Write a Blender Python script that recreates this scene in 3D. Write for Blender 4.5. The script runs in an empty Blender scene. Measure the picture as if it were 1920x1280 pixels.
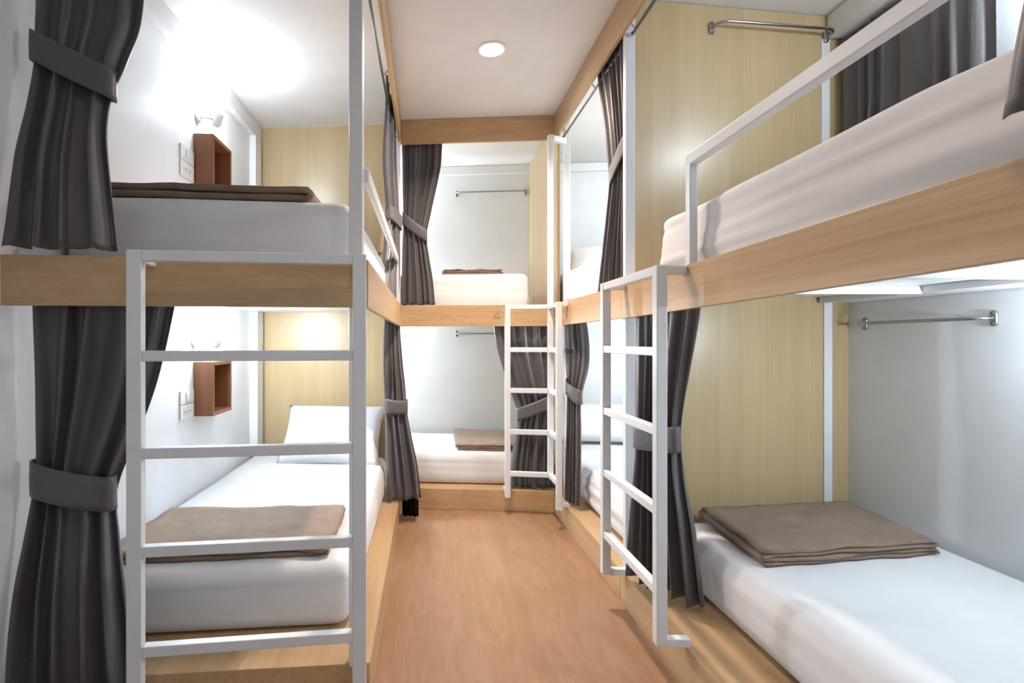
import bpy, bmesh, math, random
from mathutils import Vector, Matrix, noise

random.seed(7)
SC = bpy.context.scene
COL = SC.collection
PI = math.pi

# ------------------------------------------------------------------ materials
def new_mat(name):
    m = bpy.data.materials.new(name); m.use_nodes = True
    nt = m.node_tree; b = nt.nodes['Principled BSDF']
    return m, nt, b

def srgb(r, g, b):
    f = lambda c: ((c/255+0.055)/1.055)**2.4 if c > 10 else c/255/12.92
    return (f(r), f(g), f(b), 1)

def tex_coord(nt, scale, rot=(0, 0, 0)):
    g = nt.nodes.new('ShaderNodeNewGeometry')
    mp = nt.nodes.new('ShaderNodeMapping')
    mp.inputs['Scale'].default_value = scale
    mp.inputs['Rotation'].default_value = rot
    nt.links.new(g.outputs['Position'], mp.inputs['Vector'])
    return mp.outputs['Vector']

def noise_node(nt, vec, scale, detail=4, rough=0.55, dist=0.0):
    n = nt.nodes.new('ShaderNodeTexNoise')
    n.inputs['Scale'].default_value = scale
    n.inputs['Detail'].default_value = detail
    n.inputs['Roughness'].default_value = rough
    n.inputs['Distortion'].default_value = dist
    nt.links.new(vec, n.inputs['Vector'])
    return n.outputs['Fac']

def ramp(nt, fac, stops):
    r = nt.nodes.new('ShaderNodeValToRGB')
    el = r.color_ramp.elements
    while len(el) < len(stops): el.new(0.5)
    for e, (p, c) in zip(el, stops):
        e.position = p; e.color = c
    nt.links.new(fac, r.inputs['Fac'])
    return r.outputs['Color']

def mix(nt, a, b, fac, mode='MIX'):
    m = nt.nodes.new('ShaderNodeMix'); m.data_type = 'RGBA'; m.blend_type = mode
    for sock, v in ((m.inputs[0], fac), (m.inputs[6], a), (m.inputs[7], b)):
        if isinstance(v, (int, float)) or isinstance(v, tuple): sock.default_value = v
        else: nt.links.new(v, sock)
    return m.outputs[2]

def bump(nt, b, h, strength, dist=0.002):
    bn = nt.nodes.new('ShaderNodeBump')
    bn.inputs['Strength'].default_value = strength
    bn.inputs['Distance'].default_value = dist
    nt.links.new(h, bn.inputs['Height'])
    nt.links.new(bn.outputs['Normal'], b.inputs['Normal'])

def plain(name, col, rough=0.5, metal=0.0, bump_scale=None, bump_str=0.1, spec=0.5):
    m, nt, b = new_mat(name)
    b.inputs['Roughness'].default_value = rough
    b.inputs['Metallic'].default_value = metal
    b.inputs['Specular IOR Level'].default_value = spec
    v = tex_coord(nt, (1, 1, 1))
    n = noise_node(nt, v, 6, 3)
    c2 = tuple(x*0.95 for x in col[:3])+(1,)
    nt.links.new(ramp(nt, n, [(0.3, c2), (0.7, col)]), b.inputs['Base Color'])
    if bump_scale:
        bump(nt, b, noise_node(nt, v, bump_scale, 4), bump_str)
    return m

def wood(name, axis, base, dark, light, rough=0.4, fine=1.0, seam=None):
    """grain running along axis (0 x,1 y,2 z)"""
    m, nt, b = new_mat(name)
    sc = [14*fine]*3; sc[axis] = 0.5
    v = tex_coord(nt, tuple(sc))
    n1 = noise_node(nt, v, 1.6, 6, 0.6, 0.6)
    sc2 = [70*fine]*3; sc2[axis] = 1.2
    n2 = noise_node(nt, tex_coord(nt, tuple(sc2)), 2.0, 4, 0.6)
    c = ramp(nt, n1, [(0.28, dark), (0.5, base), (0.75, light)])
    d = ramp(nt, n2, [(0.35, (0.86, 0.84, 0.81, 1)), (0.6, (1, 1, 1, 1))])
    c = mix(nt, c, d, 0.8, 'MULTIPLY')
    nt.links.new(c, b.inputs['Base Color'])
    b.inputs['Roughness'].default_value = rough
    bump(nt, b, n2, 0.05)
    return m

M = {}
M['wall'] = plain('white_wall_paint', (0.80, 0.82, 0.845, 1), 0.55, bump_scale=160, bump_str=0.12)
M['ceiling'] = plain('ceiling_paint', (0.80, 0.79, 0.775, 1), 0.7)
M['trim'] = plain('white_trim_paint', (0.82, 0.83, 0.84, 1), 0.35)
M['metal'] = plain('white_powder_coat', (0.78, 0.80, 0.825, 1), 0.35)
M['linen'] = plain('white_cotton_sheet', (0.775, 0.775, 0.785, 1), 0.85, bump_scale=420, bump_str=0.08, spec=0.2)
M['plastic'] = plain('white_plastic', (0.78, 0.78, 0.77, 1), 0.35)
M['slot'] = plain('dark_slot', (0.05, 0.05, 0.05, 1), 0.5)
M['steel'] = plain('brushed_steel', (0.42, 0.41, 0.39, 1), 0.28, 1.0)
M['rod'] = plain('dark_steel_rod', (0.20, 0.20, 0.20, 1), 0.35, 1.0)
M['numeral'] = plain('grey_numeral', (0.36, 0.25, 0.17, 1), 0.5)
M['unlit_strip'] = plain('unlit_strip_black', (0.012, 0.010, 0.010, 1), 0.9, spec=0.1)  # black stands in for the lack of light under a curtain hem
for ax, nm in ((0, 'x'), (1, 'y')):
    M['oak_'+nm] = wood('oak_board_'+nm, ax, (0.55, 0.365, 0.195, 1), (0.48, 0.305, 0.155, 1), (0.60, 0.415, 0.235, 1), 0.42)
M['walnut'] = wood('brown_box_wood', 2, (0.24, 0.095, 0.04, 1), (0.16, 0.055, 0.022, 1), (0.30, 0.13, 0.06, 1), 0.4)

def panel_mat():
    m, nt, b = new_mat('tan_panel_laminate')
    v1 = tex_coord(nt, (60, 60, 0.7)); v2 = tex_coord(nt, (9, 9, 0.15)); v3 = tex_coord(nt, (220, 220, 3))
    n1 = noise_node(nt, v1, 2.0, 5, 0.6); n2 = noise_node(nt, v2, 1.2, 2); n3 = noise_node(nt, v3, 1.5, 3)
    c = ramp(nt, n1, [(0.3, (0.535, 0.395, 0.222, 1)), (0.55, (0.572, 0.425, 0.244, 1)), (0.75, (0.60, 0.45, 0.265, 1))])
    c = mix(nt, c, ramp(nt, n2, [(0.4, (0.93, 0.92, 0.90, 1)), (0.6, (1, 1, 1, 1))]), 1.0, 'MULTIPLY')
    c = mix(nt, c, ramp(nt, n3, [(0.35, (0.90, 0.88, 0.84, 1)), (0.55, (1, 1, 1, 1))]), 0.8, 'MULTIPLY')
    nt.links.new(c, b.inputs['Base Color'])
    b.inputs['Roughness'].default_value = 0.3
    bump(nt, b, n3, 0.12, 0.001)
    return m
M['panel'] = panel_mat()

def floor_mat():
    m, nt, b = new_mat('oak_laminate_floor')
    g = tex_coord(nt, (1, 1, 1), (0, 0, PI/2))
    br = nt.nodes.new('ShaderNodeTexBrick')
    br.offset = 0.37; br.inputs['Scale'].default_value = 1.0
    br.inputs['Brick Width'].default_value = 1.22; br.inputs['Row Height'].default_value = 0.185
    br.inputs['Mortar Size'].default_value = 0.0012; br.inputs['Mortar Smooth'].default_value = 0.2
    br.inputs['Color1'].default_value = (0.90, 0.90, 0.90, 1); br.inputs['Color2'].default_value = (1, 1, 1, 1)
    br.inputs['Mortar'].default_value = (0.86, 0.83, 0.80, 1)
    nt.links.new(g, br.inputs['Vector'])
    n1 = noise_node(nt, tex_coord(nt, (7, 1.1, 1)), 1.5, 7, 0.66, 2.2)
    n2 = noise_node(nt, tex_coord(nt, (90, 3.5, 1)), 1.6, 4, 0.6)
    c = ramp(nt, n1, [(0.27, (0.290, 0.156, 0.081, 1)), (0.5, (0.350, 0.198, 0.108, 1)), (0.73, (0.40, 0.240, 0.140, 1))])
    c = mix(nt, c, br.outputs['Color'], 0.9, 'MULTIPLY')
    c = mix(nt, c, ramp(nt, n2, [(0.33, (0.80, 0.76, 0.72, 1)), (0.55, (1, 1, 1, 1))]), 0.4, 'MULTIPLY')
    nt.links.new(c, b.inputs['Base Color'])
    b.inputs['Roughness'].default_value = 0.42
    bump(nt, b, n2, 0.06)
    return m
M['floor'] = floor_mat()

def curtain_mat():
    m, nt, b = new_mat('charcoal_satin')
    n = noise_node(nt, tex_coord(nt, (350, 350, 350)), 1.0, 2)
    nt.links.new(ramp(nt, n, [(0.3, (0.090, 0.081, 0.084, 1)), (0.7, (0.120, 0.109, 0.112, 1))]), b.inputs['Base Color'])
    b.inputs['Roughness'].default_value = 0.42
    b.inputs['Sheen Weight'].default_value = 0.3
    b.inputs['Sheen Roughness'].default_value = 0.4
    bump(nt, b, noise_node(nt, tex_coord(nt, (30, 30, 12)), 1.0, 3), 0.25, 0.004)
    return m
M['curtain'] = curtain_mat()

def blanket_mat():
    m, nt, b = new_mat('brown_fleece')
    n = noise_node(nt, tex_coord(nt, (16, 16, 16)), 1.0, 5, 0.65)
    nt.links.new(ramp(nt, n, [(0.3, (0.20, 0.132, 0.092, 1)), (0.7, (0.275, 0.19, 0.137, 1))]), b.inputs['Base Color'])
    b.inputs['Roughness'].default_value = 0.95
    b.inputs['Sheen Weight'].default_value = 0.15
    bump(nt, b, noise_node(nt, tex_coord(nt, (500, 500, 500)), 1.0, 3), 0.4)
    return m
M['blanket'] = blanket_mat()

def emit(name, col, s):
    m, nt, b = new_mat(name)
    b.inputs['Base Color'].default_value = (0.9, 0.9, 0.9, 1)
    b.inputs['Emission Color'].default_value = col
    b.inputs['Emission Strength'].default_value = s
    return m
M['bulb_warm'] = emit('downlight_diffuser', (1, 0.90, 0.78, 1), 12)
M['bulb_cool'] = emit('lamp_bulb', (0.92, 0.97, 1, 1), 12)

# ------------------------------------------------------------------ mesh helpers
class MB:
    def __init__(s): s.bm = bmesh.new()
    def prism(s, poly, z0, z1):
        """poly: list of (x,y); z0,z1 scalars or lists per vertex"""
        n = len(poly)
        za = z0 if isinstance(z0, (list, tuple)) else [z0]*n
        zb = z1 if isinstance(z1, (list, tuple)) else [z1]*n
        lo = [s.bm.verts.new((p[0], p[1], za[i])) for i, p in enumerate(poly)]
        hi = [s.bm.verts.new((p[0], p[1], zb[i])) for i, p in enumerate(poly)]
        s.bm.faces.new(lo[::-1]); s.bm.faces.new(hi)
        for i in range(n):
            j = (i+1) % n
            s.bm.faces.new((lo[i], lo[j], hi[j], hi[i]))
        return s
    def box(s, x0, x1, y0, y1, z0, z1):
        return s.prism([(x0, y0), (x1, y0), (x1, y1), (x0, y1)], z0, z1)
    def bar(s, p, q, w, h, up=(0, 0, 1)):
        """rectangular bar from p to q, w across, h along up"""
        p, q = Vector(p), Vector(q); d = (q-p).normalized()
        up = Vector(up); side = d.cross(up)
        if side.length < 1e-5: side = d.cross(Vector((0, 1, 0)))
        side.normalize(); u = side.cross(d).normalized()
        vs = []
        for e in (p, q):
            for a, b in ((-1, -1), (1, -1), (1, 1), (-1, 1)):
                vs.append(s.bm.verts.new(e+side*a*w/2+u*b*h/2))
        for f in ((0, 3, 2, 1), (4, 5, 6, 7), (0, 1, 5, 4), (1, 2, 6, 5), (2, 3, 7, 6), (3, 0, 4, 7)):
            s.bm.faces.new([vs[i] for i in f])
        return s
    def tube(s, pts, r, seg=12):
        pts = [Vector(p) for p in pts]; rings = []
        for i, p in enumerate(pts):
            d = (pts[min(i+1, len(pts)-1)]-pts[max(i-1, 0)]).normalized()
            a = d.cross(Vector((0, 0, 1)))
            if a.length < 1e-3: a = d.cross(Vector((0, 1, 0)))
            a.normalize(); b = d.cross(a)
            rings.append([s.bm.verts.new(p+(a*math.cos(2*PI*k/seg)+b*math.sin(2*PI*k/seg))*r) for k in range(seg)])
        for r0, r1 in zip(rings, rings[1:]):
            for k in range(seg):
                s.bm.faces.new((r0[k], r0[(k+1) % seg], r1[(k+1) % seg], r1[k]))
        s.bm.faces.new(rings[0][::-1]); s.bm.faces.new(rings[-1])
        return s
    def lathe(s, prof, origin, axis, seg=28):
        """prof list of (r, t) along axis"""
        ax = Vector(axis).normalized(); o = Vector(origin)
        a = ax.cross(Vector((0, 0, 1)))
        if a.length < 1e-3: a = Vector((1, 0, 0))
        a.normalize(); b = ax.cross(a); rings = []
        for r, t in prof:
            rings.append([s.bm.verts.new(o+ax*t+(a*math.cos(2*PI*k/seg)+b*math.sin(2*PI*k/seg))*max(r, 1e-4)) for k in range(seg)])
        for r0, r1 in zip(rings, rings[1:]):
            for k in range(seg):
                s.bm.faces.new((r0[k], r0[(k+1) % seg], r1[(k+1) % seg], r1[k]))
        s.bm.faces.new(rings[0][::-1]); s.bm.faces.new(rings[-1])
        return s
    def grid(s, rows, closed=False):
        vs = [[s.bm.verts.new(p) for p in r] for r in rows]
        n = len(vs[0])
        for a, b in zip(vs, vs[1:]):
            for k in range(n if closed else n-1):
                s.bm.faces.new((a[k], a[(k+1) % n], b[(k+1) % n], b[k]))
        return s

def obj(name, mb, mat, parent=None, bevel=0.0, smooth=False, solid=0.0, subd=0):
    bm = mb.bm
    bmesh.ops.recalc_face_normals(bm, faces=bm.faces)
    me = bpy.data.meshes.new(name); bm.to_mesh(me); bm.free()
    if smooth:
        for p in me.polygons: p.use_smooth = True
    me.materials.append(M[mat] if isinstance(mat, str) else mat)
    o = bpy.data.objects.new(name, me); COL.objects.link(o)
    if parent is not None:
        o.parent = parent
        o.matrix_parent_inverse = Matrix.Translation(-Vector(total_loc(parent)))
    if solid:
        md = o.modifiers.new('solid', 'SOLIDIFY'); md.thickness = solid; md.offset = 0
    if subd:
        md = o.modifiers.new('subd', 'SUBSURF'); md.levels = subd; md.render_levels = subd
    if bevel:
        md = o.modifiers.new('bevel', 'BEVEL'); md.width = bevel; md.segments = 2; md.limit_method = 'ANGLE'
        md.angle_limit = math.radians(40)
    return o

def total_loc(o):
    return tuple(o.location) if o.parent is None else (
        tuple(o.location) if o.type != 'EMPTY' and o.parent.type == 'EMPTY' and False else tuple(o.get('_w', o.parent.location)))

def sub(name, mb, mat, part, **k):
    """a sub-part: its vertices are world coordinates, and so are its parent's"""
    root = part.parent
    o = obj(name, mb, mat, None, **k)
    o.parent = part
    o.matrix_parent_inverse = Matrix.Identity(4)
    return o

def thing(name, label, cat, loc=(0, 0, 0), group=None):
    o = bpy.data.objects.new(name, None); COL.objects.link(o)
    o.empty_display_size = 0.05
    o.location = loc; o['label'] = label; o['category'] = cat
    if group: o['group'] = group
    return o

def tag(o, label, cat, group=None):
    o['label'] = label; o['category'] = cat
    if group: o['group'] = group
    return o

def struct(name, mb, mat, **k):
    o = obj(name, mb, mat, **k); o['kind'] = 'structure'; return o

# ------------------------------------------------------------------ key dimensions (metres)
CEIL = 2.56
XL, XR = -1.165, 1.90           # side walls
XA, XB = -0.172, 0.818          # left and right edge of the aisle
def YF(x): return 1.555+0.10*(x-XA)        # front of the left bunk
def YB(x): return 3.514-0.0773*(x-XA)      # front of the end bunk
def YW(x): return 4.494-0.09*x             # end wall
def YP(x): return 2.267+0.132*(x-0.86)     # partition between the right bunks
def YH(x): return 3.56-0.095*(x+0.18)      # head panel of the left bunk
FT, FB = 1.338, 1.199           # fascia top / bottom
DECK0, DECK1 = 1.297, 1.320
PT = 0.137                      # low platform height

# ------------------------------------------------------------------ room
struct('floor', MB().box(XL-0.1, XR+0.1, -2.2, 4.75, -0.08, 0), 'floor')
struct('ceiling', MB().box(XL-0.1, XR+0.1, -2.2, 4.75, CEIL, CEIL+0.08), 'ceiling')
struct('wall_left', MB().box(XL-0.1, XL, -2.2, 4.75, 0, CEIL), 'wall')
struct('wall_right', MB().box(XR, XR+0.1, -2.2, 4.75, 0, CEIL), 'wall')
struct('wall_back', MB().prism([(XL, YW(XL)), (XR, YW(XR)), (XR, YW(XR)+0.1), (XL, YW(XL)+0.1)], 0, CEIL), 'wall')
# cornices
struct('trim_1', MB().box(XL, XL+0.035, 1.30, 3.64, 2.455, CEIL-0.003), 'trim')
struct('trim_2', MB().prism([(XL, YW(XL)-0.03), (XR, YW(XR)-0.03), (XR, YW(XR)), (XL, YW(XL))], 2.49, CEIL-0.003), 'trim')
struct('trim_3', MB().box(XR-0.11, XR, 0.1, YP(XR-0.05)-0.012, 2.455, CEIL-0.003), 'trim')
# corner trim at the head of the left bunk
struct('trim_4', MB().box(XL, XL+0.052, 3.50, 3.62, 0.36, 1.295), 'trim')
struct('trim_5', MB().box(XL, XL+0.04, 3.50, 3.62, 1.58, 2.454), 'trim')
# wooden valances round the raised aisle ceiling
V0 = 2.40
struct('trim_6', MB().prism([(XA-0.018, 1.57), (XA, 1.57), (XA, YB(XA)+0.018), (XA-0.018, YB(XA)+0.018)], V0, CEIL-0.002), 'oak_y', bevel=0.002)
struct('trim_7', MB().prism([(XB, 0.2), (XB+0.018, 0.2), (XB+0.018, YB(XB)+0.018), (XB, YB(XB)+0.018)], V0, CEIL-0.002), 'oak_y', bevel=0.002)
struct('trim_8', MB().prism([(XA, YB(XA)), (XB, YB(XB)), (XB, YB(XB)+0.018), (XA, YB(XA)+0.018)], V0, CEIL-0.002), 'oak_x', bevel=0.002)

# ------------------------------------------------------------------ bunk structures
def post(x0, x1, y0, y1, par, z1=CEIL-0.002, z0=PT):
    return obj('post', MB().box(x0, x1, y0, y1, z0, z1), 'metal', par, bevel=0.003)

# left bunk
b = thing('bunk_bed', 'built-in double bunk with a white corner post along the left wall', 'bunk bed', (-0.67, 2.5, 0), 'built-in bunks')
yf = lambda x, d=0: YF(x)+d
obj('base_platform', MB().prism([(XL, YF(XL)+0.055), (XA, YF(XA)+0.045), (XA, 3.53), (XL, 3.62)], 0.0, PT), 'oak_y', b, bevel=0.003)
obj('upper_deck', MB().prism([(XL, YF(XL)+0.019), (XA-0.019, YF(XA)+0.019), (XA-0.019, 3.53), (XL, 3.62)], DECK0, DECK1), 'trim', b)
obj('fascia_board', MB().prism([(XL, YF(XL)), (XA, YF(XA)), (XA, YF(XA)+0.018), (XL, YF(XL)+0.018)], FB, FT), 'oak_x', b, bevel=0.0015)
obj('fascia_board', MB().prism([(XA-0.018, YF(XA)+0.0185), (XA, YF(XA)+0.0185), (XA, YB(XA)-0.001), (XA-0.018, YB(XA)-0.001)], FB, FT), 'oak_y', b, bevel=0.0015)
obj('head_panel', MB().prism([(XL+0.005, YH(XL)), (XA-0.03, YH(XA)), (XA-0.03, YH(XA)+0.018), (XL+0.005, YH(XL)+0.018)], PT, CEIL-0.004), 'panel', b)
post(-0.232, -0.192, 1.580, 1.625, b)
post(-0.212, -0.176, 3.475, 3.51, b, CEIL-0.002)
g = obj('guard_rail', MB().bar((-0.186, 1.62, 1.605), (-0.186, 3.30, 1.605), 0.018, 0.045), 'metal', b, bevel=0.003)
sub('rail_post', MB().box(-0.195, -0.177, 3.285, 3.31, FT, 1.585), 'metal', g, bevel=0.003)

# end bunk
b = thing('bunk_bed', 'built-in double bunk across the far end, numbered 4', 'bunk bed', (0.3, 3.95, 0), 'built-in bunks')
XE = 0.852
def strip(d0, d1, x0, x1): return [(x0, YB(x0)+d0), (x1, YB(x1)+d0), (x1, YB(x1)+d1), (x0, YB(x0)+d1)]
def toback(d0, x0, x1): return [(x0, YB(x0)+d0), (x1, YB(x1)+d0), (x1, YW(x1)-0.002), (x0, YW(x0)-0.002)]
obj('base_platform', MB().prism(toback(0.0, XA+0.001, XE-0.012), 0, PT), 'oak_x', b, bevel=0.003)
obj('upper_deck', MB().prism(toback(0.019, XA-0.0, XE-0.012), DECK0, DECK1), 'trim', b)
fb = obj('fascia_board', MB().prism(strip(0, 0.018, XA, XB), FB, FT), 'oak_x', b, bevel=0.0015)
obj('end_panel', MB().prism([(XE-0.01, YB(XE)+0.02), (XE+0.008, YB(XE)+0.02), (XE+0.008, YW(XE)-0.002), (XE-0.01, YW(XE)-0.002)], 0.0, CEIL-0.004), 'panel', b)
# the numeral
nx, nz = 0.452, 1.268
ny = YB(nx)-0.0012
nm = MB()
def stroke(a, c, w=0.0048):
    nm.bar((nx+a[0], YB(nx+a[0])-0.0012, nz+a[1]), (nx+c[0], YB(nx+c[0])-0.0012, nz+c[1]), w, 0.002, up=(0, -1, 0))
stroke((0.012, 0.037), (0.012, -0.034)); stroke((0.012, 0.036), (-0.022, -0.014)); stroke((-0.025, -0.012), (0.025, -0.012))
sub('bunk_number', nm, 'numeral', fb)['label'] = 'grey numeral 4 on the fascia board'

# right far bunk
b = thing('bunk_bed', 'built-in double bunk on the right, the farther one behind the wood partition', 'bunk bed', (1.3, 3.3, 0), 'built-in bunks')
X2 = XB+0.018
obj('base_platform', MB().prism([(XB, YP(XB)+0.0), (XR, YP(XR)+0.03), (XR, YW(XR)-0.002), (XE+0.012, YW(XE)-0.002), (XE+0.012, YB(XE)), (XB, YB(XB))], 0, PT), 'oak_y', b, bevel=0.003)
obj('upper_deck', MB().prism([(X2+0.001, YP(X2)+0.03), (XR, YP(XR)+0.03), (XR, YW(XR)-0.002), (XE+0.012, YW(XE)-0.002), (XE+0.012, YB(XE)), (X2+0.001, YB(XE))], DECK0, DECK1), 'trim', b)
obj('fascia_board', MB().prism([(XB, 2.25), (X2, 2.25), (X2, YB(XB)-0.001), (XB, YB(XB)-0.001)], FB, FT), 'oak_y', b, bevel=0.0015)
post(0.872, 0.910, 3.385, 3.425, b)

# right near bunk
b = thing('bunk_bed', 'built-in double bunk on the right, nearest the viewer', 'bunk bed', (1.3, 1.2, 0), 'built-in bunks')
tz = lambda y: 0.0125*(1.95-y)
YN = 0.12
obj('base_platform', MB().prism([(XB, YN), (XR, YN), (XR, YP(XR)-0.001), (XB, YP(XB)-0.001)], 0, PT), 'oak_y', b, bevel=0.003)
obj('upper_deck', MB().prism([(X2+0.001, YN), (XR, YN), (XR, YP(XR)-0.001), (X2+0.001, YP(X2)-0.001)], DECK0, DECK1), 'trim', b)
ys = [YN, YN, 2.249, 2.249]
obj('fascia_board', MB().prism([(XB, YN), (X2, YN), (X2, 2.249), (XB, 2.249)], [FB+tz(y) for y in ys], [FT+tz(y) for y in ys]), 'oak_y', b, bevel=0.0015)
ep = obj('end_panel', MB().prism([(0.882, YP(0.882)), (XR, YP(XR)), (XR, YP(XR)+0.02), (0.882, YP(0.882)+0.02)], PT, CEIL-0.004), 'panel', b)
sub('cover_strip', MB().prism([(1.772, YP(1.772)-0.007), (1.812, YP(1.812)-0.007), (1.812, YP(1.812)-0.0005), (1.772, YP(1.772)-0.0005)], PT+0.2, DECK0-0.002), 'trim', ep)
sub('cover_strip', MB().prism([(1.76, YP(1.76)-0.007), (1.80, YP(1.80)-0.007), (1.80, YP(1.80)-0.0005), (1.76, YP(1.76)-0.0005)], 1.5, 2.45), 'trim', ep)
post(0.838, 0.879, 2.252, 2.285, b, CEIL-0.002)
obj('deck_beam', MB().box(1.745, XR-0.005, YN, YP(1.75)-0.012, 1.272, DECK0-0.001), 'metal', b)
for y in (1.88, 1.41, 0.94, 0.47):
    obj('deck_beam', MB().box(X2+0.01, 1.744, y, y+0.035, 1.268, DECK0-0.001), 'metal', b)
g = obj('guard_rail', MB().bar((0.835, 0.20, 1.672), (0.835, 1.695, 1.672), 0.030, 0.036), 'metal', b, bevel=0.003)
sub('rail_post', MB().box(0.82, 0.845, 1.665, 1.695, FT, 1.655), 'metal', g, bevel=0.003)
sub('rail_post', MB().box(0.82, 0.845, 0.20, 0.23, FT, 1.655), 'metal', g, bevel=0.003)

# ------------------------------------------------------------------ mattresses
def nz3(x, y, z): return noise.noise(Vector((x, y, z)))

def rounded(sx, sy, sz, r, step=0.06):
    """grid points of a rounded box; returns list of 6 row grids of (point, normal)"""
    def ticks(s):
        step = 0.011 if s < 0.2 else 0.05
        t = [-s, -s+r*0.12, -s+r*0.3, -s+r*0.6, -s+r]
        n = max(1, int((2*s-2*r)/step))
        t += [-s+r+(2*s-2*r)*k/n for k in range(1, n)]
        t += [s-r, s-r*0.6, s-r*0.3, s-r*0.12, s]
        return t
    S = (sx, sy, sz); faces = []
    for ax in range(3):
        u, v = [a for a in range(3) if a != ax]
        for sg in (-1, 1):
            rows = []
            for a in ticks(S[u]):
                row = []
                for bb in ticks(S[v]):
                    p = [0, 0, 0]; p[ax] = sg*S[ax]; p[u] = a; p[v] = bb
                    inner = [max(-(S[k]-r), min(S[k]-r, p[k])) for k in range(3)]
                    d = Vector([p[k]-inner[k] for k in range(3)]); d.normalize()
                    row.append((Vector(inner)+d*r, d))
                rows.append(row)
            faces.append(rows)
    return faces

def mattress(label, x0, x1, y0, y1, z0, z1, slope=0.0, r=0.05, seed=0, wr=0.004, slope_far=None, zf=26):
    """slope: dy/dx of the near end; slope_far of the far end"""
    cx, cy, cz = (x0+x1)/2, (y0+y1)/2, (z0+z1)/2
    if slope_far is None: slope_far = 0.0
    mb = MB()
    for rows in rounded((x1-x0)/2, (y1-y0)/2, (z1-z0)/2, r):
        out = []
        for row in rows:
            ro = []
            for p, n in row:
                w = Vector((cx, cy, cz))+p
                v = (w.y-y0)/(y1-y0)
                t = p.z/((z1-z0)/2)
                # wrinkles: stretched along the side they lie on
                hx = nz3(w.x*0.9+seed, w.y*0.9, w.z*zf)+0.35*nz3(w.x*2.2+seed, w.y*2.2, w.z*zf*2.4)
                tp = nz3(w.x*3+seed, w.y*3, 5)
                d = wr*(hx*(1-abs(n.z))*1.0+tp*abs(n.z)*0.8)
                if n.z < -0.5: d = 0
                w = w+n*d
                if n.z < 0.3: w += Vector((n.x, n.y, 0))*0.006*(1-t*t)   # sides belly out a little
                w.y += (slope*(1-v)+slope_far*v)*(w.x-cx)
                ro.append(w)
            out.append(ro)
        mb.grid(out)
    bmesh.ops.remove_doubles(mb.bm, verts=mb.bm.verts, dist=0.0006)
    o = obj('mattress', mb, 'linen', None, smooth=True)
    return tag(o, label, 'mattress', 'mattresses in white fitted sheets')

ML, MU = 0.355, 1.572
mattress('white mattress on the lower left bunk, behind the nearest white ladder', -1.155, -0.265, 1.745, 3.52, PT, ML, 0.10, seed=1, slope_far=-0.09)
mattress('white mattress on the upper left bunk, seen from below its edge', -1.155, -0.24, 1.73, 3.52, DECK1, MU, 0.10, r=0.06, seed=2, slope_far=-0.09)
mattress('white mattress on the upper bunk at the far end', -0.95, 0.675, 3.60, 4.38, DECK1, 1.555, -0.0773, r=0.045, seed=3, slope_far=-0.09)
mattress('white mattress on the lower bunk at the far end, behind the corner ladder', -0.95, 0.78, 3.615, 4.40, PT, 0.352, -0.0773, r=0.045, seed=4, slope_far=-0.09)
mattress('white mattress on the lower right bunk past the dark curtain, sides gathered', 0.93, 1.875, 2.50, 4.22, PT, 0.355, 0.13, seed=5, wr=0.012, slope_far=-0.09)
mattress('white mattress on the upper right bunk at the far end, beside the corner ladder', 0.885, 1.875, 2.48, 4.10, DECK1, 1.555, 0.13, seed=6, wr=0.005, slope_far=-0.09)
mattress('white mattress on the nearest lower right bunk, a folded blanket at its far end', 1.02, 1.885, 0.16, 2.27, PT, 0.358, 0.0, seed=7, r=0.055, slope_far=0.132)
mattress('white mattress on the upper right bunk behind the sloping guard rail', 0.862, 1.80, 0.16, 2.02, DECK1, 1.545, 0.0, r=0.035, seed=8, wr=0.016, slope_far=0.10, zf=17)

# ------------------------------------------------------------------ pillows
def pillow(label, loc, w, l, t, rot, seed=0):
    mb = MB(); N = 22
    R = Matrix.Rotation(rot[2], 3, 'Z') @ Matrix.Rotation(rot[0], 3, 'X') @ Matrix.Rotation(rot[1], 3, 'Y')
    for sg in (1, -1):
        rows = []
        for i in range(N+1):
            u = -1+2*i/N; row = []
            for j in range(N+1):
                v = -1+2*j/N
                e = max(0, (1-abs(u)**3.2))*max(0, (1-abs(v)**3.2))
                hgt = sg*t/2*(e**0.55)
                if sg < 0: hgt *= 0.6
                pinch = 1-0.06*(1-abs(v)**2)*abs(u)**4
                pinv = 1-0.06*(1-abs(u)**2)*abs(v)**4
                p = Vector((u*w/2*pinch, v*l/2*pinv, hgt))
                p.z += 0.006*e*nz3(u*3+seed, v*3, sg)+0.004*e*nz3(u*7+seed, v*2, sg)
                row.append(Vector(loc)+R @ p)
            rows.append(row)
        mb.grid(rows)
    bmesh.ops.remove_doubles(mb.bm, verts=mb.bm.verts, dist=0.0008)
    o = obj('pillow', mb, 'linen', None, smooth=True)
    return tag(o, label, 'pillow', 'white pillows')

pillow('white pillow propped against the wood panel on the lower left bunk', (-0.60, 3.37, 0.515), 0.64, 0.42, 0.15, (math.radians(52), 0, math.radians(-5)), 1)
pillow('white pillow peeking over the upper left mattress by the corner post', (-0.60, 3.28, MU+0.055), 0.62, 0.40, 0.13, (math.radians(12), 0, math.radians(-5)), 2)
pillow('white pillow on the upper right bunk at the far end, left of a dark curtain', (1.28, 3.72, 1.66), 0.62, 0.42, 0.16, (math.radians(24), 0, math.radians(-6)), 3)
pillow('white pillow on the lower right bunk at the far end, between ladders', (1.26, 4.00, 0.49), 0.66, 0.42, 0.16, (math.radians(30), 0, math.radians(-6)), 4)

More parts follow.
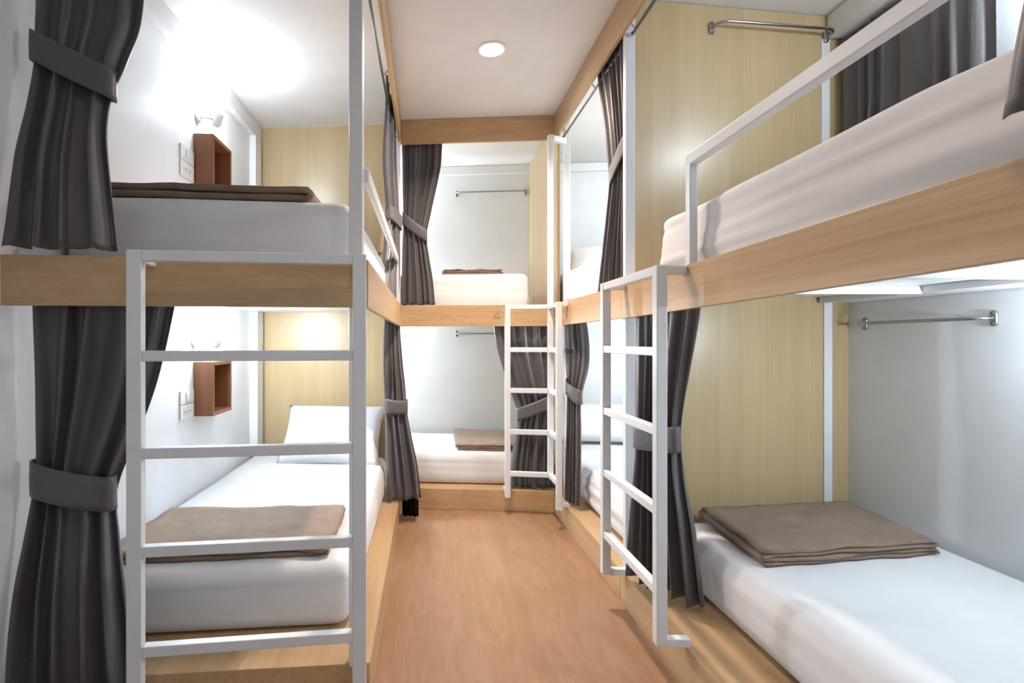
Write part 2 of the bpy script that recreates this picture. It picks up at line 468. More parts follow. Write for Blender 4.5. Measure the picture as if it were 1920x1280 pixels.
# ------------------------------------------------------------------ folded blankets
def blanket(label, c00, c10, c11, c01, z, layers=3, th=0.011, seed=0, lip=0.012, sag=0.004):
    """serpentine-folded blanket; corners near-left, near-right, far-right, far-left; folds run along the depth"""
    c00, c10, c11, c01 = [Vector(c) for c in (c00, c10, c11, c01)]
    W = (c10-c00).length
    prof = []
    n = 16
    for L in range(layers):
        zz = th*(L+0.5)
        us = [k/n for k in range(n+1)]
        if L % 2: us = us[::-1]
        sh = 0.006*((L*7+seed) % 3)/W
        for u in us: prof.append((0.02/W+u*(1-0.04/W)-(sh if L % 2 else 0)*0, zz))
        if L < layers-1:
            side = 1 if L % 2 == 0 else -1
            for a in (0.25, 0.5, 0.75):
                prof.append(((1-0.02/W if side > 0 else 0.02/W)+side*0.010/W*math.sin(PI*a), zz+th*a))
    M_ = 18; rows = []
    for j in range(M_+1):
        v = j/M_; row = []
        for i, (u, zz) in enumerate(prof):
            uu = min(1.02, max(-0.02, u)); lay = zz/(th*layers)
            near = c00.lerp(c10, uu); far = c01.lerp(c11, uu)
            vv = v
            p = near.lerp(far, vv)
            wob = nz3(uu*5+seed, lay*6, 3+seed)*lip
            p2 = Vector((p.x, p.y))
            d = (far-near).normalized()
            p2 += Vector((d.x, d.y))*wob*(1 if v < 0.5 else -1)*abs(2*v-1)
            side_w = 0.006*nz3(v*6+seed, lay*3, 9)*abs(2*uu-1)
            bumpz = sag*(nz3(uu*4+seed, v*4, lay*2)+0.6*nz3(uu*9+seed, v*9, lay*3))*lay
            edge = 0.004*max(0, nz3(uu*9+seed, lay*5, v*2))*lay
            row.append(Vector((p2.x+side_w, p2.y, z+zz+max(-0.0025, bumpz)+edge)))
        rows.append(row)
    mb = MB().grid(rows)
    o = obj('blanket', mb, 'blanket', None, smooth=True, solid=th*0.80)
    return tag(o, label, 'blanket', 'folded brown blankets')

blanket('brown blanket folded flat across the foot of the lower left bunk', (-1.11, 1.765, 0), (-0.335, 1.84, 0), (-0.345, 2.30, 0), (-1.11, 2.26, 0), ML+0.004, 2, 0.018, 1, 0.02, 0.010)
blanket('brown blanket folded on the upper left mattress, seen edge on', (-1.12, 1.735, 0), (-0.385, 1.81, 0), (-0.385, 2.26, 0), (-1.12, 2.20, 0), MU+0.003, 2, 0.025, 2, 0.010, 0.006)
blanket('small brown folded blanket on the upper bunk at the far end', (0.10, 3.66, 0), (0.525, 3.63, 0), (0.52, 4.02, 0), (0.10, 4.05, 0), 1.558, 3, 0.012, 3, 0.01, 0.007)
blanket('brown folded blanket on the lower bunk at the far end', (0.19, 3.66, 0), (0.74, 3.62, 0), (0.76, 4.28, 0), (0.21, 4.33, 0), 0.355, 3, 0.013, 4, 0.012, 0.005)
blanket('brown blanket folded in thick layers on the nearest lower right mattress', (1.085, 1.745, 0), (1.775, 1.845, 0), (1.835, 2.30, 0), (1.12, 2.215, 0), 0.362, 4, 0.0125, 5, 0.022, 0.007)
blanket('brown folded blanket on the upper right mattress, only a tip showing behind the rail post', (0.905, 1.86, 0), (1.60, 1.86, 0), (1.60, 2.02, 0), (0.93, 1.98, 0), 1.549, 2, 0.012, 6, 0.005, 0.003)

# ------------------------------------------------------------------ ladders
def ladder_bars(par, name, segs, w, h, up=(0, 0, 1)):
    for p, q in segs: obj(name, MB().bar(p, q, w, h, up), 'metal', par, bevel=0.0025)

RZ = (1.062, 0.808, 0.552, 0.292)
# nearest ladder, on the front of the left bunk
LA, LB = Vector((-0.762, 1.395)), Vector((-0.187, 1.470))
t = thing('ladder', 'white metal ladder hooked on the nearest left bunk, facing the viewer', 'ladder', (-0.475, 1.43, 0.02), 'white bunk ladders')
dv = (LB-LA).normalized(); nv = Vector((-dv.y, dv.x))
for P in (LA, LB):
    mb = MB().bar((P.x, P.y, 0.06), (P.x, P.y, 1.338), 0.038, 0.030, up=(nv.x, nv.y, 0))
    obj('rail', mb, 'metal', t, bevel=0.0025)
a, c = LA+dv*0.019, LB-dv*0.019
for z in RZ:
    obj('rung', MB().bar((a.x, a.y, z), (c.x, c.y, z), 0.028, 0.028), 'metal', t, bevel=0.0025)
obj('top_bar', MB().bar((a.x, a.y, 1.324), (c.x, c.y, 1.324), 0.030, 0.028), 'metal', t, bevel=0.0025)
for P in (LA, LB):
    q = P+nv*((YF(P.x)-P.y)/nv.y*0.997)
    s0 = P+nv*0.0155
    obj('bracket', MB().bar((s0.x, s0.y, 1.322), (q.x, q.y, 1.322), 0.030, 0.026), 'metal', t, bevel=0.002)
    q2 = P+nv*((YF(P.x)+0.045-P.y)/nv.y*0.985)
    obj('bracket', MB().bar((s0.x, s0.y, 0.085), (q2.x, q2.y, 0.085), 0.030, 0.026), 'metal', t, bevel=0.002)

# right ladder
t = thing('ladder', 'white metal ladder on the right bunk, side rails turned to the aisle', 'ladder', (0.74, 1.93, 0.13), 'white bunk ladders')
XLd = 0.737
for y in (1.69, 2.205):
    obj('rail', MB().box(XLd-0.017, XLd+0.017, y-0.0175, y+0.0175, 0.143, 1.340), 'metal', t, bevel=0.0025)
    obj('bracket', MB().box(XLd+0.017, XB-0.0005, y-0.0145, y+0.0145, 1.312, 1.338), 'metal', t, bevel=0.002)
    obj('bracket', MB().box(XLd+0.017, XB+0.012, y-0.0145, y+0.0145, 0.1375, 0.164), 'metal', t, bevel=0.002)
for z in (1.068, 0.815, 0.562, 0.308):
    obj('rung', MB().box(XLd-0.014, XLd+0.014, 1.7075, 2.1875, z-0.014, z+0.014), 'metal', t, bevel=0.0025)
obj('top_bar', MB().box(XLd-0.015, XLd+0.015, 1.7075, 2.1875, 1.310, 1.340), 'metal', t, bevel=0.0025)

# corner ladder at the far end
t = thing('ladder', 'white L-shaped corner ladder with a tall handhold at the far end', 'ladder', (0.68, 3.3, 0.12), 'white bunk ladders')
A, B_, Cn = Vector((0.507, 3.365)), Vector((0.768, 3.325)), Vector((0.768, 3.11))
obj('rail', MB().box(A.x-0.0165, A.x+0.0165, A.y-0.0165, A.y+0.0165, 0.118, 1.33), 'metal', t, bevel=0.0025)
obj('rail', MB().box(B_.x-0.0165, B_.x+0.0165, B_.y-0.0165, B_.y+0.0165, 0.252, 2.385), 'metal', t, bevel=0.0025)
obj('rail', MB().box(Cn.x-0.0165, Cn.x+0.0165, Cn.y-0.0165, Cn.y+0.0165, 0.118, 1.33), 'metal', t, bevel=0.0025)
for z in (1.048, 0.792, 0.532, 0.268):
    obj('rung', MB().bar((A.x+0.0165, A.y-0.002, z), (B_.x-0.0165, B_.y+0.003, z), 0.028, 0.030), 'metal', t, bevel=0.0025)
    obj('rung', MB().bar((B_.x, B_.y-0.0165, z), (Cn.x, Cn.y+0.0165, z), 0.028, 0.030), 'metal', t, bevel=0.0025)
obj('top_bar', MB().bar((A.x+0.0165, A.y-0.002, 1.316), (B_.x-0.0165, B_.y+0.003, 1.316), 0.030, 0.027), 'metal', t, bevel=0.0025)
obj('top_bar', MB().bar((B_.x, B_.y-0.0165, 1.316), (Cn.x, Cn.y+0.0165, 1.316), 0.030, 0.027), 'metal', t, bevel=0.0025)
obj('bracket', MB().box(Cn.x+0.0165, XB-0.0005, 3.097, 3.123, 1.303, 1.33), 'metal', t, bevel=0.002)
obj('bracket', MB().box(Cn.x+0.0165, XB+0.012, 3.097, 3.123, 0.1375, 0.162), 'metal', t, bevel=0.002)
obj('bracket', MB().box(A.x-0.013, A.x+0.013, A.y+0.0165, YB(A.x)+0.012, 0.1375, 0.162), 'metal', t, bevel=0.002)
obj('handhold', MB().bar((B_.x+0.0165, B_.y+0.006, 2.368), (0.874, 3.384, 2.368), 0.030, 0.033), 'metal', t, bevel=0.0025)

# ------------------------------------------------------------------ curtains
def smooth_interp(levels, z):
    """levels sorted from high z to low z; returns interpolated tuple"""
    if z >= levels[0][0]: return levels[0][1:]
    for i in range(len(levels)-1):
        z1, z2 = levels[i][0], levels[i+1][0]
        if z1 >= z >= z2:
            s = (z1-z)/(z1-z2)
            P = [levels[max(0, i-1)], levels[i], levels[i+1], levels[min(len(levels)-1, i+2)]]
            out = []
            for k in range(1, 6):
                a, b2, c, d = [p[k] for p in P]
                m1 = (c-a)/max(1e-6, (P[0][0]-z2)) if P[0] is not P[1] else (c-b2)/(z1-z2)
                m2 = (d-b2)/max(1e-6, (z1-P[3][0])) if P[3] is not P[2] else (c-b2)/(z1-z2)
                h = z1-z2; m1 *= h; m2 *= h
                s2, s3 = s*s, s*s*s
                out.append((2*s3-3*s2+1)*b2+(s3-2*s2+s)*m1+(-2*s3+3*s2)*c+(s3-s2)*m2)
            return out
    return levels[-1][1:]

def curtain(label, levels, folds, out, tie=None, bulge=0.0, seed=0, group='charcoal bunk curtains', heading=True, hem_w=0.008, zstep=0.022, top_gather=True):
    """levels: (z, ax, ay, bx, by, amp) from the top down. out: direction the cloth faces.
    tie: (z_a, z_b, height) of the tieback at side a and side b."""
    ou = Vector((out[0], out[1])).normalized()
    ztop, zbot = levels[0][0], levels[-1][0]
    l0 = levels[-1]
    t = thing('curtain', label, 'curtain', ((l0[1]+l0[3])/2, (l0[2]+l0[4])/2, zbot), group)
    nu = folds*10; nz = int((ztop-zbot)/zstep)+1
    ztie = (tie[0]+tie[1])/2 if tie else None
    ph = [random.Random(seed*31+k).uniform(-0.9, 0.9) for k in range(folds+2)]
    am = [random.Random(seed*57+k).uniform(0.55, 1.25) for k in range(folds+2)]
    rows = []; section = []
    for i in range(nz+1):
        row = []
        for j in range(nu+1):
            u = j/nu
            zc = ztop+(zbot-ztop)*i/nz
            # the level the gather happens at slopes with the tieback
            zz = zc
            if tie:
                k = max(0.0, 1-abs(zc-ztie)/0.35)
                zz = zc-(tie[0]+(tie[1]-tie[0])*u-ztie)*k
            ax, ay, bx, by, amp = smooth_interp(levels, zz)
            if zz != zz: pass
            f = folds*min(1, max(0, u+0.055*math.sin(2*PI*u*1.5+seed*1.7)*math.sin(PI*u)))
            kf = min(folds, int(f))
            drift = 0.30*nz3(zc*1.1, u*2.0+seed, seed)
            s = math.sin(2*PI*(f+0.12*ph[kf]*math.sin(PI*(f-kf))+drift))
            s = math.copysign(abs(s)**0.9, s)
            w = am[kf]*(1-(f-kf))+am[min(folds+1, kf+1)]*(f-kf)
            off = amp*w*s*(0.65+0.75*abs(nz3(u*3.3+seed*2, zc*1.4, seed)))
            off += amp*0.22*math.sin(2*PI*(f*2.3+seed+drift*1.5))*(0.4+0.6*abs(nz3(u*4, zc*2, seed+4)))
            if heading and top_gather and ztop-zc < 0.10:
                q = 1-(ztop-zc)/0.10
                off = off*(1-0.5*q)+0.004*q*math.sin(2*PI*f*2.0)
            off += bulge*math.sin(PI*u)*(1 if not tie else 1)
            x = ax+(bx-ax)*u; y = ay+(by-ay)*u
            # tangential sway so that pleats overlap
            tx, ty = bx-ax, by-ay; L = math.hypot(tx, ty) or 1
            sway = 0.35*amp*w*math.sin(2*PI*(f*1.0+0.2+drift))*math.sin(PI*u)
            x += tx/L*sway; y += ty/L*sway
            z = zc+hem_w*nz3(u*6+seed, zc*1.5, 7)*max(0, 1-(zc-zbot)/0.25)
            z += 0.003*nz3(u*9+seed, 0, 3)*(1 if i == 0 else 0)
            row.append(Vector((x+ou.x*off, y+ou.y*off, z)))
        rows.append(row)
    obj('drape', MB().grid(rows), 'curtain', t, smooth=True, solid=0.0025)
    if tie:
        za, zb, h = tie
        # hull of the bundle at the tieback: take the extreme offsets along the section
        ax, ay, bx, by, amp = smooth_interp(levels, ztie)
        a, c = Vector((ax, ay)), Vector((bx, by)); d = (c-a); L = d.length; d.normalize()
        # measured thickness in the out direction over the tie height
        lo, hi = 1e9, -1e9
        for row in rows:
            for p in row:
                if abs(p.z-ztie) < 0.06:
                    q = Vector((p.x, p.y))-a
                    e = q.dot(ou)-(d*q.dot(d)).dot(ou)
                    lo, hi = min(lo, e), max(hi, e)
        m = (a+c)/2; hw = L/2+0.003; hd = (hi-lo)/2+0.006; mo = (hi+lo)/2
        nseg = 56; br = []
        for r in range(6):
            row = []
            for k in range(nseg):
                an = 2*PI*k/nseg
                ce, se = math.cos(an), math.sin(an)
                px = math.copysign(abs(ce)**0.75, ce)*hw; py = math.copysign(abs(se)**0.6, se)*hd+mo
                u = (px/hw+1)/2
                zc = za+(zb-za)*u+(r/5-0.5)*h+0.006*math.sin(PI*u)*(-1)+0.002*nz3(an, r, seed)
                py += 0.002*math.sin(r/5*PI)
                p = m+d*px+ou*py
                row.append(Vector((p.x, p.y, zc)))
            br.append(row)
        obj('tieback', MB().grid(br, True), 'curtain', t, smooth=True, solid=0.004)
    return t

# px -> x helper for laying out widths seen in perspective at a given distance
# 1 upper left, facing the viewer
cY = lambda x: YF(x)+0.075
def lv(z, xa, xb, amp, dy=0.0): return (z, xa, cY(xa)+dy, xb, cY(xb)+dy, amp)
c1 = curtain('large charcoal curtain tied back at the top left corner above the bunk board',
    [lv(2.52, -1.135, -0.72, 0.022), lv(2.20, -1.13, -0.815, 0.026), lv(2.05, -1.13, -0.84, 0.026), lv(1.97, -1.13, -0.875, 0.024), lv(1.865, -1.128, -0.918, 0.022),
     lv(1.74, -1.132, -0.925, 0.026, -0.02), lv(1.60, -1.142, -0.905, 0.032, -0.05), lv(1.355, -1.148, -0.865, 0.036, -0.085)], 4, (0.05, -1), (1.945, 1.84, 0.088), 0.01, 1)
# 2 lower left, facing the viewer
c2 = curtain('large charcoal curtain tied back at the lower left, reaching the floor',
    [lv(1.293, -1.135, -0.735, 0.018), lv(1.20, -1.13, -0.745, 0.022), lv(1.0, -1.125, -0.79, 0.024), lv(0.85, -1.125, -0.845, 0.022), lv(0.695, -1.125, -0.908, 0.022),
     lv(0.55, -1.135, -0.895, 0.026, -0.02), lv(0.40, -1.142, -0.865, 0.032, -0.05), lv(0.20, -1.146, -0.835, 0.034, -0.07), lv(0.03, -1.15, -0.815, 0.034, -0.07)], 5, (0.05, -1), (0.715, 0.662, 0.098), 0.01, 2)
# 3 end bunk, upper, left side
bY = lambda x: YB(x)+0.047
def lb(z, xa, xb, amp, dy=0.0): return (z, xa, bY(xa)+dy, xb, bY(xb)+dy, amp)
curtain('charcoal curtain tied back on the left of the far upper bunk',
    [lb(2.53, -0.170, 0.105, 0.016), lb(2.40, -0.170, 0.098, 0.018), lb(2.25, -0.168, 0.088, 0.018), lb(2.02, -0.166, 0.030, 0.017), lb(1.86, -0.162, -0.005, 0.017),
     lb(1.70, -0.165, 0.010, 0.022), lb(1.50, -0.168, 0.038, 0.024), lb(1.345, -0.170, 0.052, 0.024)], 5, (0, -1), (1.92, 1.80, 0.085), 0.008, 3)
# 4 left bunk upper, on the aisle side
curtain('charcoal curtain tied back along the aisle at the far end of the upper left bunk',
    [(2.53, -0.222, 2.86, -0.210, 3.45, 0.012), (2.38, -0.224, 2.88, -0.208, 3.44, 0.014), (2.15, -0.245, 3.00, -0.20, 3.43, 0.018), (1.95, -0.240, 3.10, -0.19, 3.40, 0.020),
     (1.84, -0.235, 3.14, -0.18, 3.36, 0.022), (1.70, -0.24, 3.10, -0.18, 3.38, 0.024), (1.50, -0.245, 2.98, -0.185, 3.42, 0.024), (1.345, -0.24, 2.88, -0.19, 3.44, 0.022)], 6, (1, -0.35), (1.86, 1.84, 0.085), 0.006, 4)
# 5 left bunk lower, on the aisle side
c5 = curtain('charcoal curtain tied back on the lower left bunk, its hem over the platform edge',
    [(1.293, -0.245, 3.12, -0.185, 3.44, 0.016), (1.15, -0.258, 3.15, -0.175, 3.43, 0.018), (0.95, -0.265, 3.20, -0.155, 3.38, 0.018), (0.80, -0.262, 3.24, -0.135, 3.33, 0.018), (0.70, -0.258, 3.24, -0.128, 3.30, 0.018),
     (0.55, -0.252, 3.22, -0.10, 3.27, 0.022), (0.35, -0.245, 3.20, -0.058, 3.25, 0.026), (0.15, -0.235, 3.18, -0.035, 3.24, 0.026)], 4, (0.25, -1), (0.715, 0.700, 0.085), 0.02, 5)
# black strip hanging lower behind it, colour standing in for unlit cloth
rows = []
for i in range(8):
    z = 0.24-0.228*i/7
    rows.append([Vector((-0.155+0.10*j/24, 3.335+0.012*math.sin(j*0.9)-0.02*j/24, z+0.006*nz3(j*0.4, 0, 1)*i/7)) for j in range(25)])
obj('unlit_strip', MB().grid(rows), 'unlit_strip', c5, smooth=True, solid=0.003)['label'] = 'black strip standing in for the unlit cloth below the hem'
# 6 end bunk, lower, right side
curtain('charcoal curtain tied back on the right of the far lower bunk, behind the ladder',
    [lb(1.293, 0.425, 0.825, 0.016), lb(1.20, 0.437, 0.825, 0.018), lb(1.05, 0.46, 0.825, 0.020), lb(0.85, 0.53, 0.825, 0.020), lb(0.68, 0.590, 0.822, 0.020),
     lb(0.50, 0.575, 0.825, 0.024), lb(0.30, 0.555, 0.828, 0.026), lb(0.145, 0.55, 0.828, 0.026)], 6, (0, -1), (0.625, 0.725, 0.085), 0.008, 6)
# 7 right far bunk, lower
curtain('charcoal curtain tied back on the far lower right bunk, right of the corner ladder',
    [(1.293, 0.862, 3.33, 0.862, 2.97, 0.014), (1.15, 0.865, 3.33, 0.895, 2.98, 0.018), (0.98, 0.86, 3.30, 0.905, 2.99, 0.018), (0.80, 0.85, 3.22, 0.872, 3.02, 0.018),
     (0.60, 0.842, 3.20, 0.868, 3.01, 0.020), (0.35, 0.83, 3.18, 0.865, 3.01, 0.020), (0.165, 0.822, 3.16, 0.862, 3.02, 0.020)], 5, (-1, -0.6), (0.835, 0.785, 0.085), 0.01, 7)
# 8 right far bunk, upper
curtain('charcoal curtain tied back on the far upper right bunk, beside the white post',
    [(2.53, 0.862, 2.67, 0.862, 2.31, 0.013), (2.40, 0.862, 2.66, 0.862, 2.31, 0.015), (2.22, 0.866, 2.60, 0.866, 2.31, 0.017), (2.05, 0.870, 2.55, 0.872, 2.31, 0.018), (1.90, 0.872, 2.52, 0.874, 2.31, 0.017),
     (1.70, 0.870, 2.56, 0.872, 2.31, 0.020), (1.50, 0.864, 2.61, 0.868, 2.31, 0.022), (1.345, 0.862, 2.65, 0.866, 2.31, 0.022)], 6, (-1, -0.2), (1.86, 1.97, 0.085), 0.0, 8)
# 9 right near bunk, lower
curtain('charcoal curtain tied back behind the right ladder on the nearest lower bunk',
    [(1.293, 0.862, 2.215, 0.872, 1.69, 0.016), (1.20, 0.865, 2.21, 0.885, 1.73, 0.020), (1.00, 0.865, 2.20, 0.905, 1.84, 0.022), (0.85, 0.862, 2.19, 0.918, 1.92, 0.022), (0.735, 0.858, 2.18, 0.920, 1.945, 0.022),
     (0.60, 0.852, 2.18, 0.925, 1.93, 0.028), (0.40, 0.832, 2.17, 0.945, 1.89, 0.036), (0.165, 0.805, 2.15, 0.965, 1.87, 0.040)], 6, (-1, -0.75), (0.72, 0.745, 0.095), 0.02, 9)
# 10 window curtain over the right wall
curtain('charcoal curtain hanging straight over the window behind the upper right mattress',
    [(2.44, 1.85, 2.375, 1.85, 1.735, 0.022), (2.0, 1.85, 2.375, 1.85, 1.735, 0.026), (1.56, 1.85, 2.375, 1.85, 1.735, 0.028)], 8, (-1, 0), None, 0.0, 10, 'window curtain', True, 0.004)
# 11 near right, a corner at the frame edge
curtain('dark curtain corner hanging in front of the nearest upper right mattress at the picture edge',
    [(2.36, 0.795, 0.60, 0.80, 0.24, 0.010), (1.80, 0.795, 0.66, 0.80, 0.24, 0.012), (1.50, 0.795, 0.718, 0.80, 0.26, 0.012), (1.405, 0.795, 0.735, 0.80, 0.26, 0.012)], 5, (-1, 0), None, 0.0, 11)

# window behind the curtain (frame and pane set against the right wall)
struct('window_1', MB().box(XR-0.018, XR-0.001, 1.80, 2.34, 1.60, 2.40), 'trim')

# ------------------------------------------------------------------ curtain rods
def rod(label, p, q, brackets, side, up=0.0):
    t = thing('curtain_rod', label, 'curtain rod', p, 'steel curtain rods')
    obj('rod', MB().tube([p, q], 0.006, 10), 'rod', t, smooth=True)
    p, q = Vector(p), Vector(q)
    for f in brackets:
        c = p.lerp(q, f); e = c+Vector(side)
        obj('bracket', MB().tube([c, c.lerp(e, 0.6)+Vector((0, 0, 0.004)), e], 0.0035, 8), 'steel', t, smooth=True)
    for e, d in ((p, p-q), (q, q-p)):
        d = d.normalized()
        obj('end_cap', MB().lathe([(0.008, 0), (0.009, 0.006), (0.006, 0.012)], e, d, 12), 'steel', t, smooth=True)
rod('steel curtain rod under the left valance, ending at a dark curtain', (-0.218, 1.64, 2.385), (-0.212, 3.46, 2.385), (0.05, 0.52, 0.97), (0.029, 0, 0.03))
rod('steel curtain rod under the right valance, beyond the white post', (0.862, 2.30, 2.392), (0.862, 3.37, 2.392), (0.4, 0.93), (-0.028, 0, 0.03))
rod('steel curtain rod at the top of the nearest right bunk', (0.862, 0.3, 2.392), (0.862, 2.235, 2.392), (0.6, 0.985), (-0.028, 0, 0.03))

# ------------------------------------------------------------------ towel rails
def towel_rail(label, p, q, n, off=0.055, curved=True):
    """p,q: mount points on the wall; n: wall normal"""
    p, q, n = Vector(p), Vector(q), Vector(n).normalized()
    d = (q-p).normalized()
    t = thing('towel_rail', label, 'towel rail', p, 'steel towel rails')
    pts = [p+n*0.002]
    R = off*0.7
    for k in range(7):
        a = PI/2*k/6
        pts.append(p+n*(off-R+R*math.sin(a))+d*(R-R*math.cos(a)))
    for k in range(7):
        a = PI/2*(1-k/6)
        pts.append(q+n*(off-R+R*math.sin(a))-d*(R-R*math.cos(a)))
    pts.append(q+n*0.002)
    obj('bar', MB().tube(pts, 0.0065, 12), 'steel', t, smooth=True)
    for e in (p, q):
        mb = MB(); s = d
        # oval mounting plate
        ring0, prof = [], []
        rows = []
        for h, k in ((0.0005, 1.0), (0.006, 1.0), (0.009, 0.8), (0.009, 0.02)):
            rows.append([e+n*h+(s*math.cos(2*PI*i/24)*0.012+Vector((0, 0, 1))*(math.sin(2*PI*i/24)*0.013+math.copysign(0.014, math.sin(2*PI*i/24))))*k for i in range(24)])
        mb.grid(rows, True)
        pl = obj('mounting_plate', mb, 'steel', t, smooth=True)
        for zz in (-0.019, 0.019):
            sub('screw', MB().lathe([(0.0045, 0), (0.004, 0.002), (0.001, 0.003)], e+n*0.0085+Vector((0, 0, zz)), n, 12), 'rod', pl, smooth=True)
    return t
wn = (-0.09, -1, 0)
towel_rail('steel towel rail on the back wall of the far upper bunk', (0.245, YW(0.245), 2.335), (0.812, YW(0.812), 2.335), wn)
towel_rail('steel towel rail on the back wall of the far lower bunk, partly behind a curtain', (0.245, YW(0.245), 1.166), (0.79, YW(0.79), 1.166), wn)
towel_rail('steel towel rail on the grey right wall of the nearest lower bunk', (XR, 2.31, 1.176), (XR, 1.785, 1.178), (-1, 0, 0))
towel_rail('steel towel rail high on the wood partition of the upper right bunk', (1.232, YP(1.232), 2.458), (1.778, YP(1.778)-0.0075, 2.458), (0.132, -1, 0), 0.06)
towel_rail('steel towel rail on the upper left wall, its end showing past the curtain', (XL, 1.62, 2.325), (XL, 2.06, 2.325), (1, 0, 0), 0.06)

# ------------------------------------------------------------------ wall box shelves
def box_shelf(label, y0, y1, z0, z1, dep=0.10, th=0.018):
    t = thing('box_shelf', label, 'shelf', (XL, (y0+y1)/2, z0), 'brown wooden box shelves')
    x0, x1 = XL+0.0005, XL+dep
    obj('side_panel', MB().box(x0, x1, y0, y0+th, z0, z1), 'walnut', t, bevel=0.0015)
    obj('side_panel', MB().box(x0, x1, y1-th, y1, z0, z1), 'walnut', t, bevel=0.0015)
    obj('top_panel', MB().box(x0, x1, y0+th, y1-th, z1-th, z1), 'walnut', t, bevel=0.0015)
    obj('bottom_panel', MB().box(x0, x1, y0+th, y1-th, z0, z0+th), 'walnut', t, bevel=0.0015)
    obj('back_panel', MB().box(x0, x0+0.008, y0+th, y1-th, z0+th, z1-th), 'walnut', t)
box_shelf('open brown wooden box shelf on the upper left wall, above the blanket', 2.655, 2.905, 1.855, 2.135)
box_shelf('open brown wooden box shelf on the lower left wall, beneath a lamp', 2.655, 2.905, 0.728, 0.998)

# ------------------------------------------------------------------ switches and sockets
def wall_plate(kind, label, y0, y1, z0, z1):
    nm = 'light_switch' if kind == 's' else 'power_socket'
    t = thing(nm, label, 'switch' if kind == 's' else 'socket', (XL, (y0+y1)/2, z0), 'light switches' if kind == 's' else 'power sockets')
    obj('plate', MB().box(XL+0.0005, XL+0.008, y0, y1, z0, z1), 'plastic', t, bevel=0.002)
    ym, zm = (y0+y1)/2, (z0+z1)/2
    if kind == 's':
        obj('rocker', MB().box(XL+0.008, XL+0.012, ym-0.018, ym+0.018, zm-0.020, zm+0.020), 'plastic', t, bevel=0.0015)
    else:
        for dy in (-0.024, 0.024):
            s = obj('socket_face', MB().box(XL+0.008, XL+0.0095, ym+dy-0.017, ym+dy+0.017, zm-0.017, zm+0.017), 'plastic', t)
            for q in (-0.006, 0.006):
                sub('slot', MB().box(XL+0.0094, XL+0.0100, ym+dy+q-0.0015, ym+dy+q+0.0015, zm-0.006, zm+0.006), 'slot', s)
wall_plate('s', 'white light switch beside the lower brown box shelf', 2.505, 2.648, 0.800, 0.865)
wall_plate('p', 'white double power socket below the switch beside the lower brown box shelf', 2.505, 2.648, 0.728, 0.797)
wall_plate('s', 'white light switch beside the upper brown box shelf', 2.505, 2.648, 1.965, 2.035)
wall_plate('p', 'white double power socket below the switch beside the upper brown box shelf', 2.505, 2.648, 1.885, 1.962)

# ------------------------------------------------------------------ lights
def point(name, loc, e, col, r=0.04):
    l = bpy.data.lights.new(name, 'POINT'); l.energy = e; l.color = col; l.shadow_soft_size = r
    o = bpy.data.objects.new(name, l); COL.objects.link(o); o.location = loc; return o

COOL = (0.80, 0.915, 1.0)
def reading_lamp(label, base, n, head_off, e, shown=True, glow_dir=(0, 0, 1)):
    """small wall spot pointing up"""
    base, n = Vector(base), Vector(n)
    t = thing('reading_lamp', label, 'lamp', base, 'wall reading lamps')
    obj('wall_base', MB().lathe([(0.028, 0.0005), (0.028, 0.010), (0.022, 0.016), (0.006, 0.017)], base, n, 24), 'plastic', t, smooth=True)
    h = base+Vector(head_off)
    obj('arm', MB().tube([base+n*0.015, base.lerp(h, 0.5)+n*0.02, h], 0.006, 10), 'plastic', t, smooth=True)
    g = Vector(glow_dir).normalized()
    hd = obj('lamp_head', MB().lathe([(0.010, -0.035), (0.022, -0.028), (0.027, 0.0), (0.032, 0.030), (0.029, 0.030), (0.024, 0.0), (0.018, -0.018)], h, g, 24), 'plastic', t, smooth=True)
    sub('bulb', MB().lathe([(0.004, -0.017), (0.021, -0.004), (0.022, 0.008), (0.014, 0.016), (0.002, 0.019)], h, g, 20), 'bulb_cool', hd, smooth=True)
    point('lamp_glow', h+g*0.065, e, COOL, 0.03)
    return t
reading_lamp('white reading lamp on the upper left wall above the brown box shelf', (XL, 2.70, 2.235), (1, 0, 0), (0.075, 0.06, 0.01), 8, True, (0.15, -0.05, 1))
reading_lamp('white reading lamp on the lower left wall above the brown box shelf', (XL, 2.66, 1.10), (1, 0, 0), (0.075, 0.09, 0.0), 22, True, (0.15, -0.05, 1))
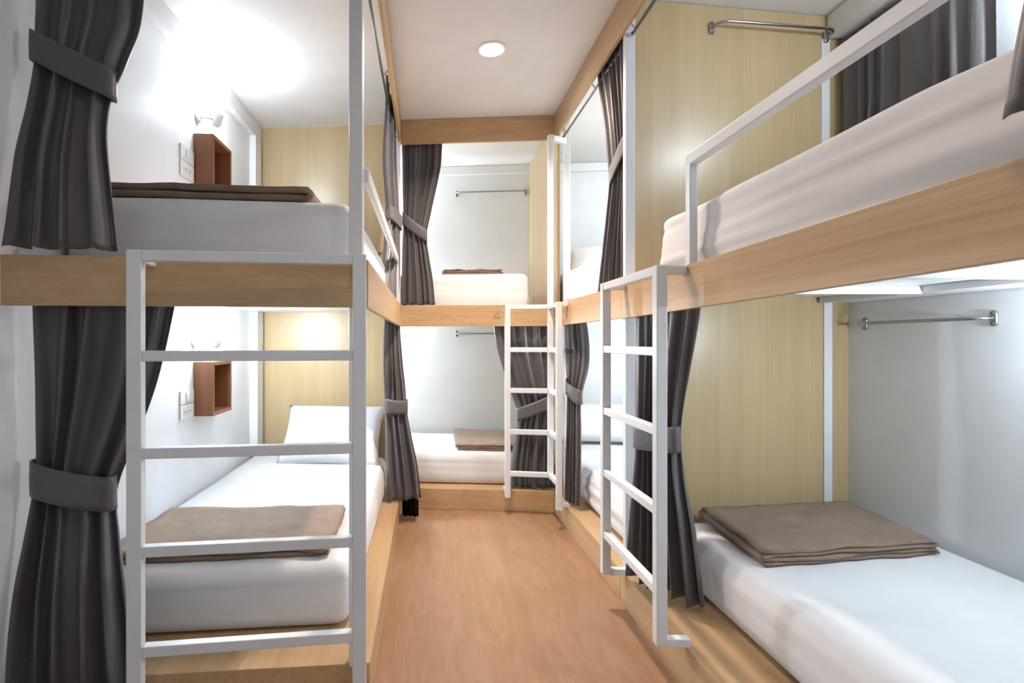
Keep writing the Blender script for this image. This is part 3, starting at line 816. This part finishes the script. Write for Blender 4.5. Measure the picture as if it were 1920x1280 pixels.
for lab, bs, n, off, e in (  # the four far-bunk lamps are unseen, added to light their bunks
    ('white reading lamp added for light in the far upper bunk, unseen past the left curtain', (-0.65, YW(-0.65), 2.2), (0, -1, 0), (0, -0.075, 0.01), 25),
    ('white reading lamp added for light in the far lower bunk, unseen past the left curtain', (-0.65, YW(-0.65), 1.05), (0, -1, 0), (0, -0.075, 0.01), 32),
    ('white reading lamp added for light in the far upper right bunk, unseen behind the curtain', (XR, 3.2, 2.2), (-1, 0, 0), (-0.075, 0.05, 0.01), 18),
    ('white reading lamp added for light in the far lower right bunk, unseen behind the curtain', (XR, 3.2, 1.05), (-1, 0, 0), (-0.075, 0.05, 0.01), 20),
    ('white reading lamp on the right wall of the nearest upper bunk, outside the frame', (XR, 1.42, 2.16), (-1, 0, 0), (-0.075, 0.0, 0.01), 11),
    ('white reading lamp on the right wall of the nearest lower bunk, outside the frame', (XR, 1.30, 1.05), (-1, 0, 0), (-0.075, 0.0, 0.01), 13)):
    reading_lamp(lab, bs, n, off, e)

def downlight(label, x, y, e):
    t = thing('downlight', label, 'ceiling light', (x, y, CEIL-0.012), 'recessed downlights')
    obj('trim_ring', MB().lathe([(0.060, 0.001), (0.060, 0.006), (0.074, 0.004), (0.076, 0.0005)], (x, y, CEIL), (0, 0, -1), 40), 'trim', t, smooth=True)
    obj('diffuser', MB().lathe([(0.059, 0.0008), (0.059, 0.003), (0.03, 0.004), (0.001, 0.0042)], (x, y, CEIL), (0, 0, -1), 40), 'bulb_warm', t, smooth=True)
    l = bpy.data.lights.new('downlight_beam', 'AREA'); l.shape = 'DISK'; l.size = 0.11; l.energy = e; l.color = (1.0, 0.80, 0.675); l.spread = math.radians(140)
    o = bpy.data.objects.new('downlight_beam', l); COL.objects.link(o); o.location = (x, y, CEIL-0.012)
downlight('round recessed downlight glowing in the aisle ceiling', 0.322, 2.665, 20.5)
downlight('round recessed downlight added for light in the aisle ceiling above the viewer, out of view', 0.322, 0.45, 3)  # unseen second downlight, added as a light source near the camera

w = bpy.data.worlds.new('ambient_fill'); SC.world = w; w.use_nodes = True  # ambient fill, entering by the room end left open behind the camera
bg = w.node_tree.nodes['Background']; bg.inputs['Color'].default_value = (0.78, 0.90, 1.0, 1); bg.inputs['Strength'].default_value = 0.38

# ------------------------------------------------------------------ camera
cam = bpy.data.cameras.new('camera'); co = bpy.data.objects.new('camera', cam); COL.objects.link(co)
co.location = (0, 0, 1.10); co.rotation_euler = (PI/2, 0, 0)
cam.sensor_width = 36; cam.lens = 36*1000/1920
cam.shift_x = (960-801)/1920; cam.shift_y = 0.0
cam.clip_start = 0.02; cam.clip_end = 50
SC.camera = co

SC.view_settings.view_transform = 'Standard'
SC.view_settings.look = 'None'
SC.view_settings.exposure = 0.6
SC.view_settings.gamma = 1.0
SC.view_settings.use_curve_mapping = False
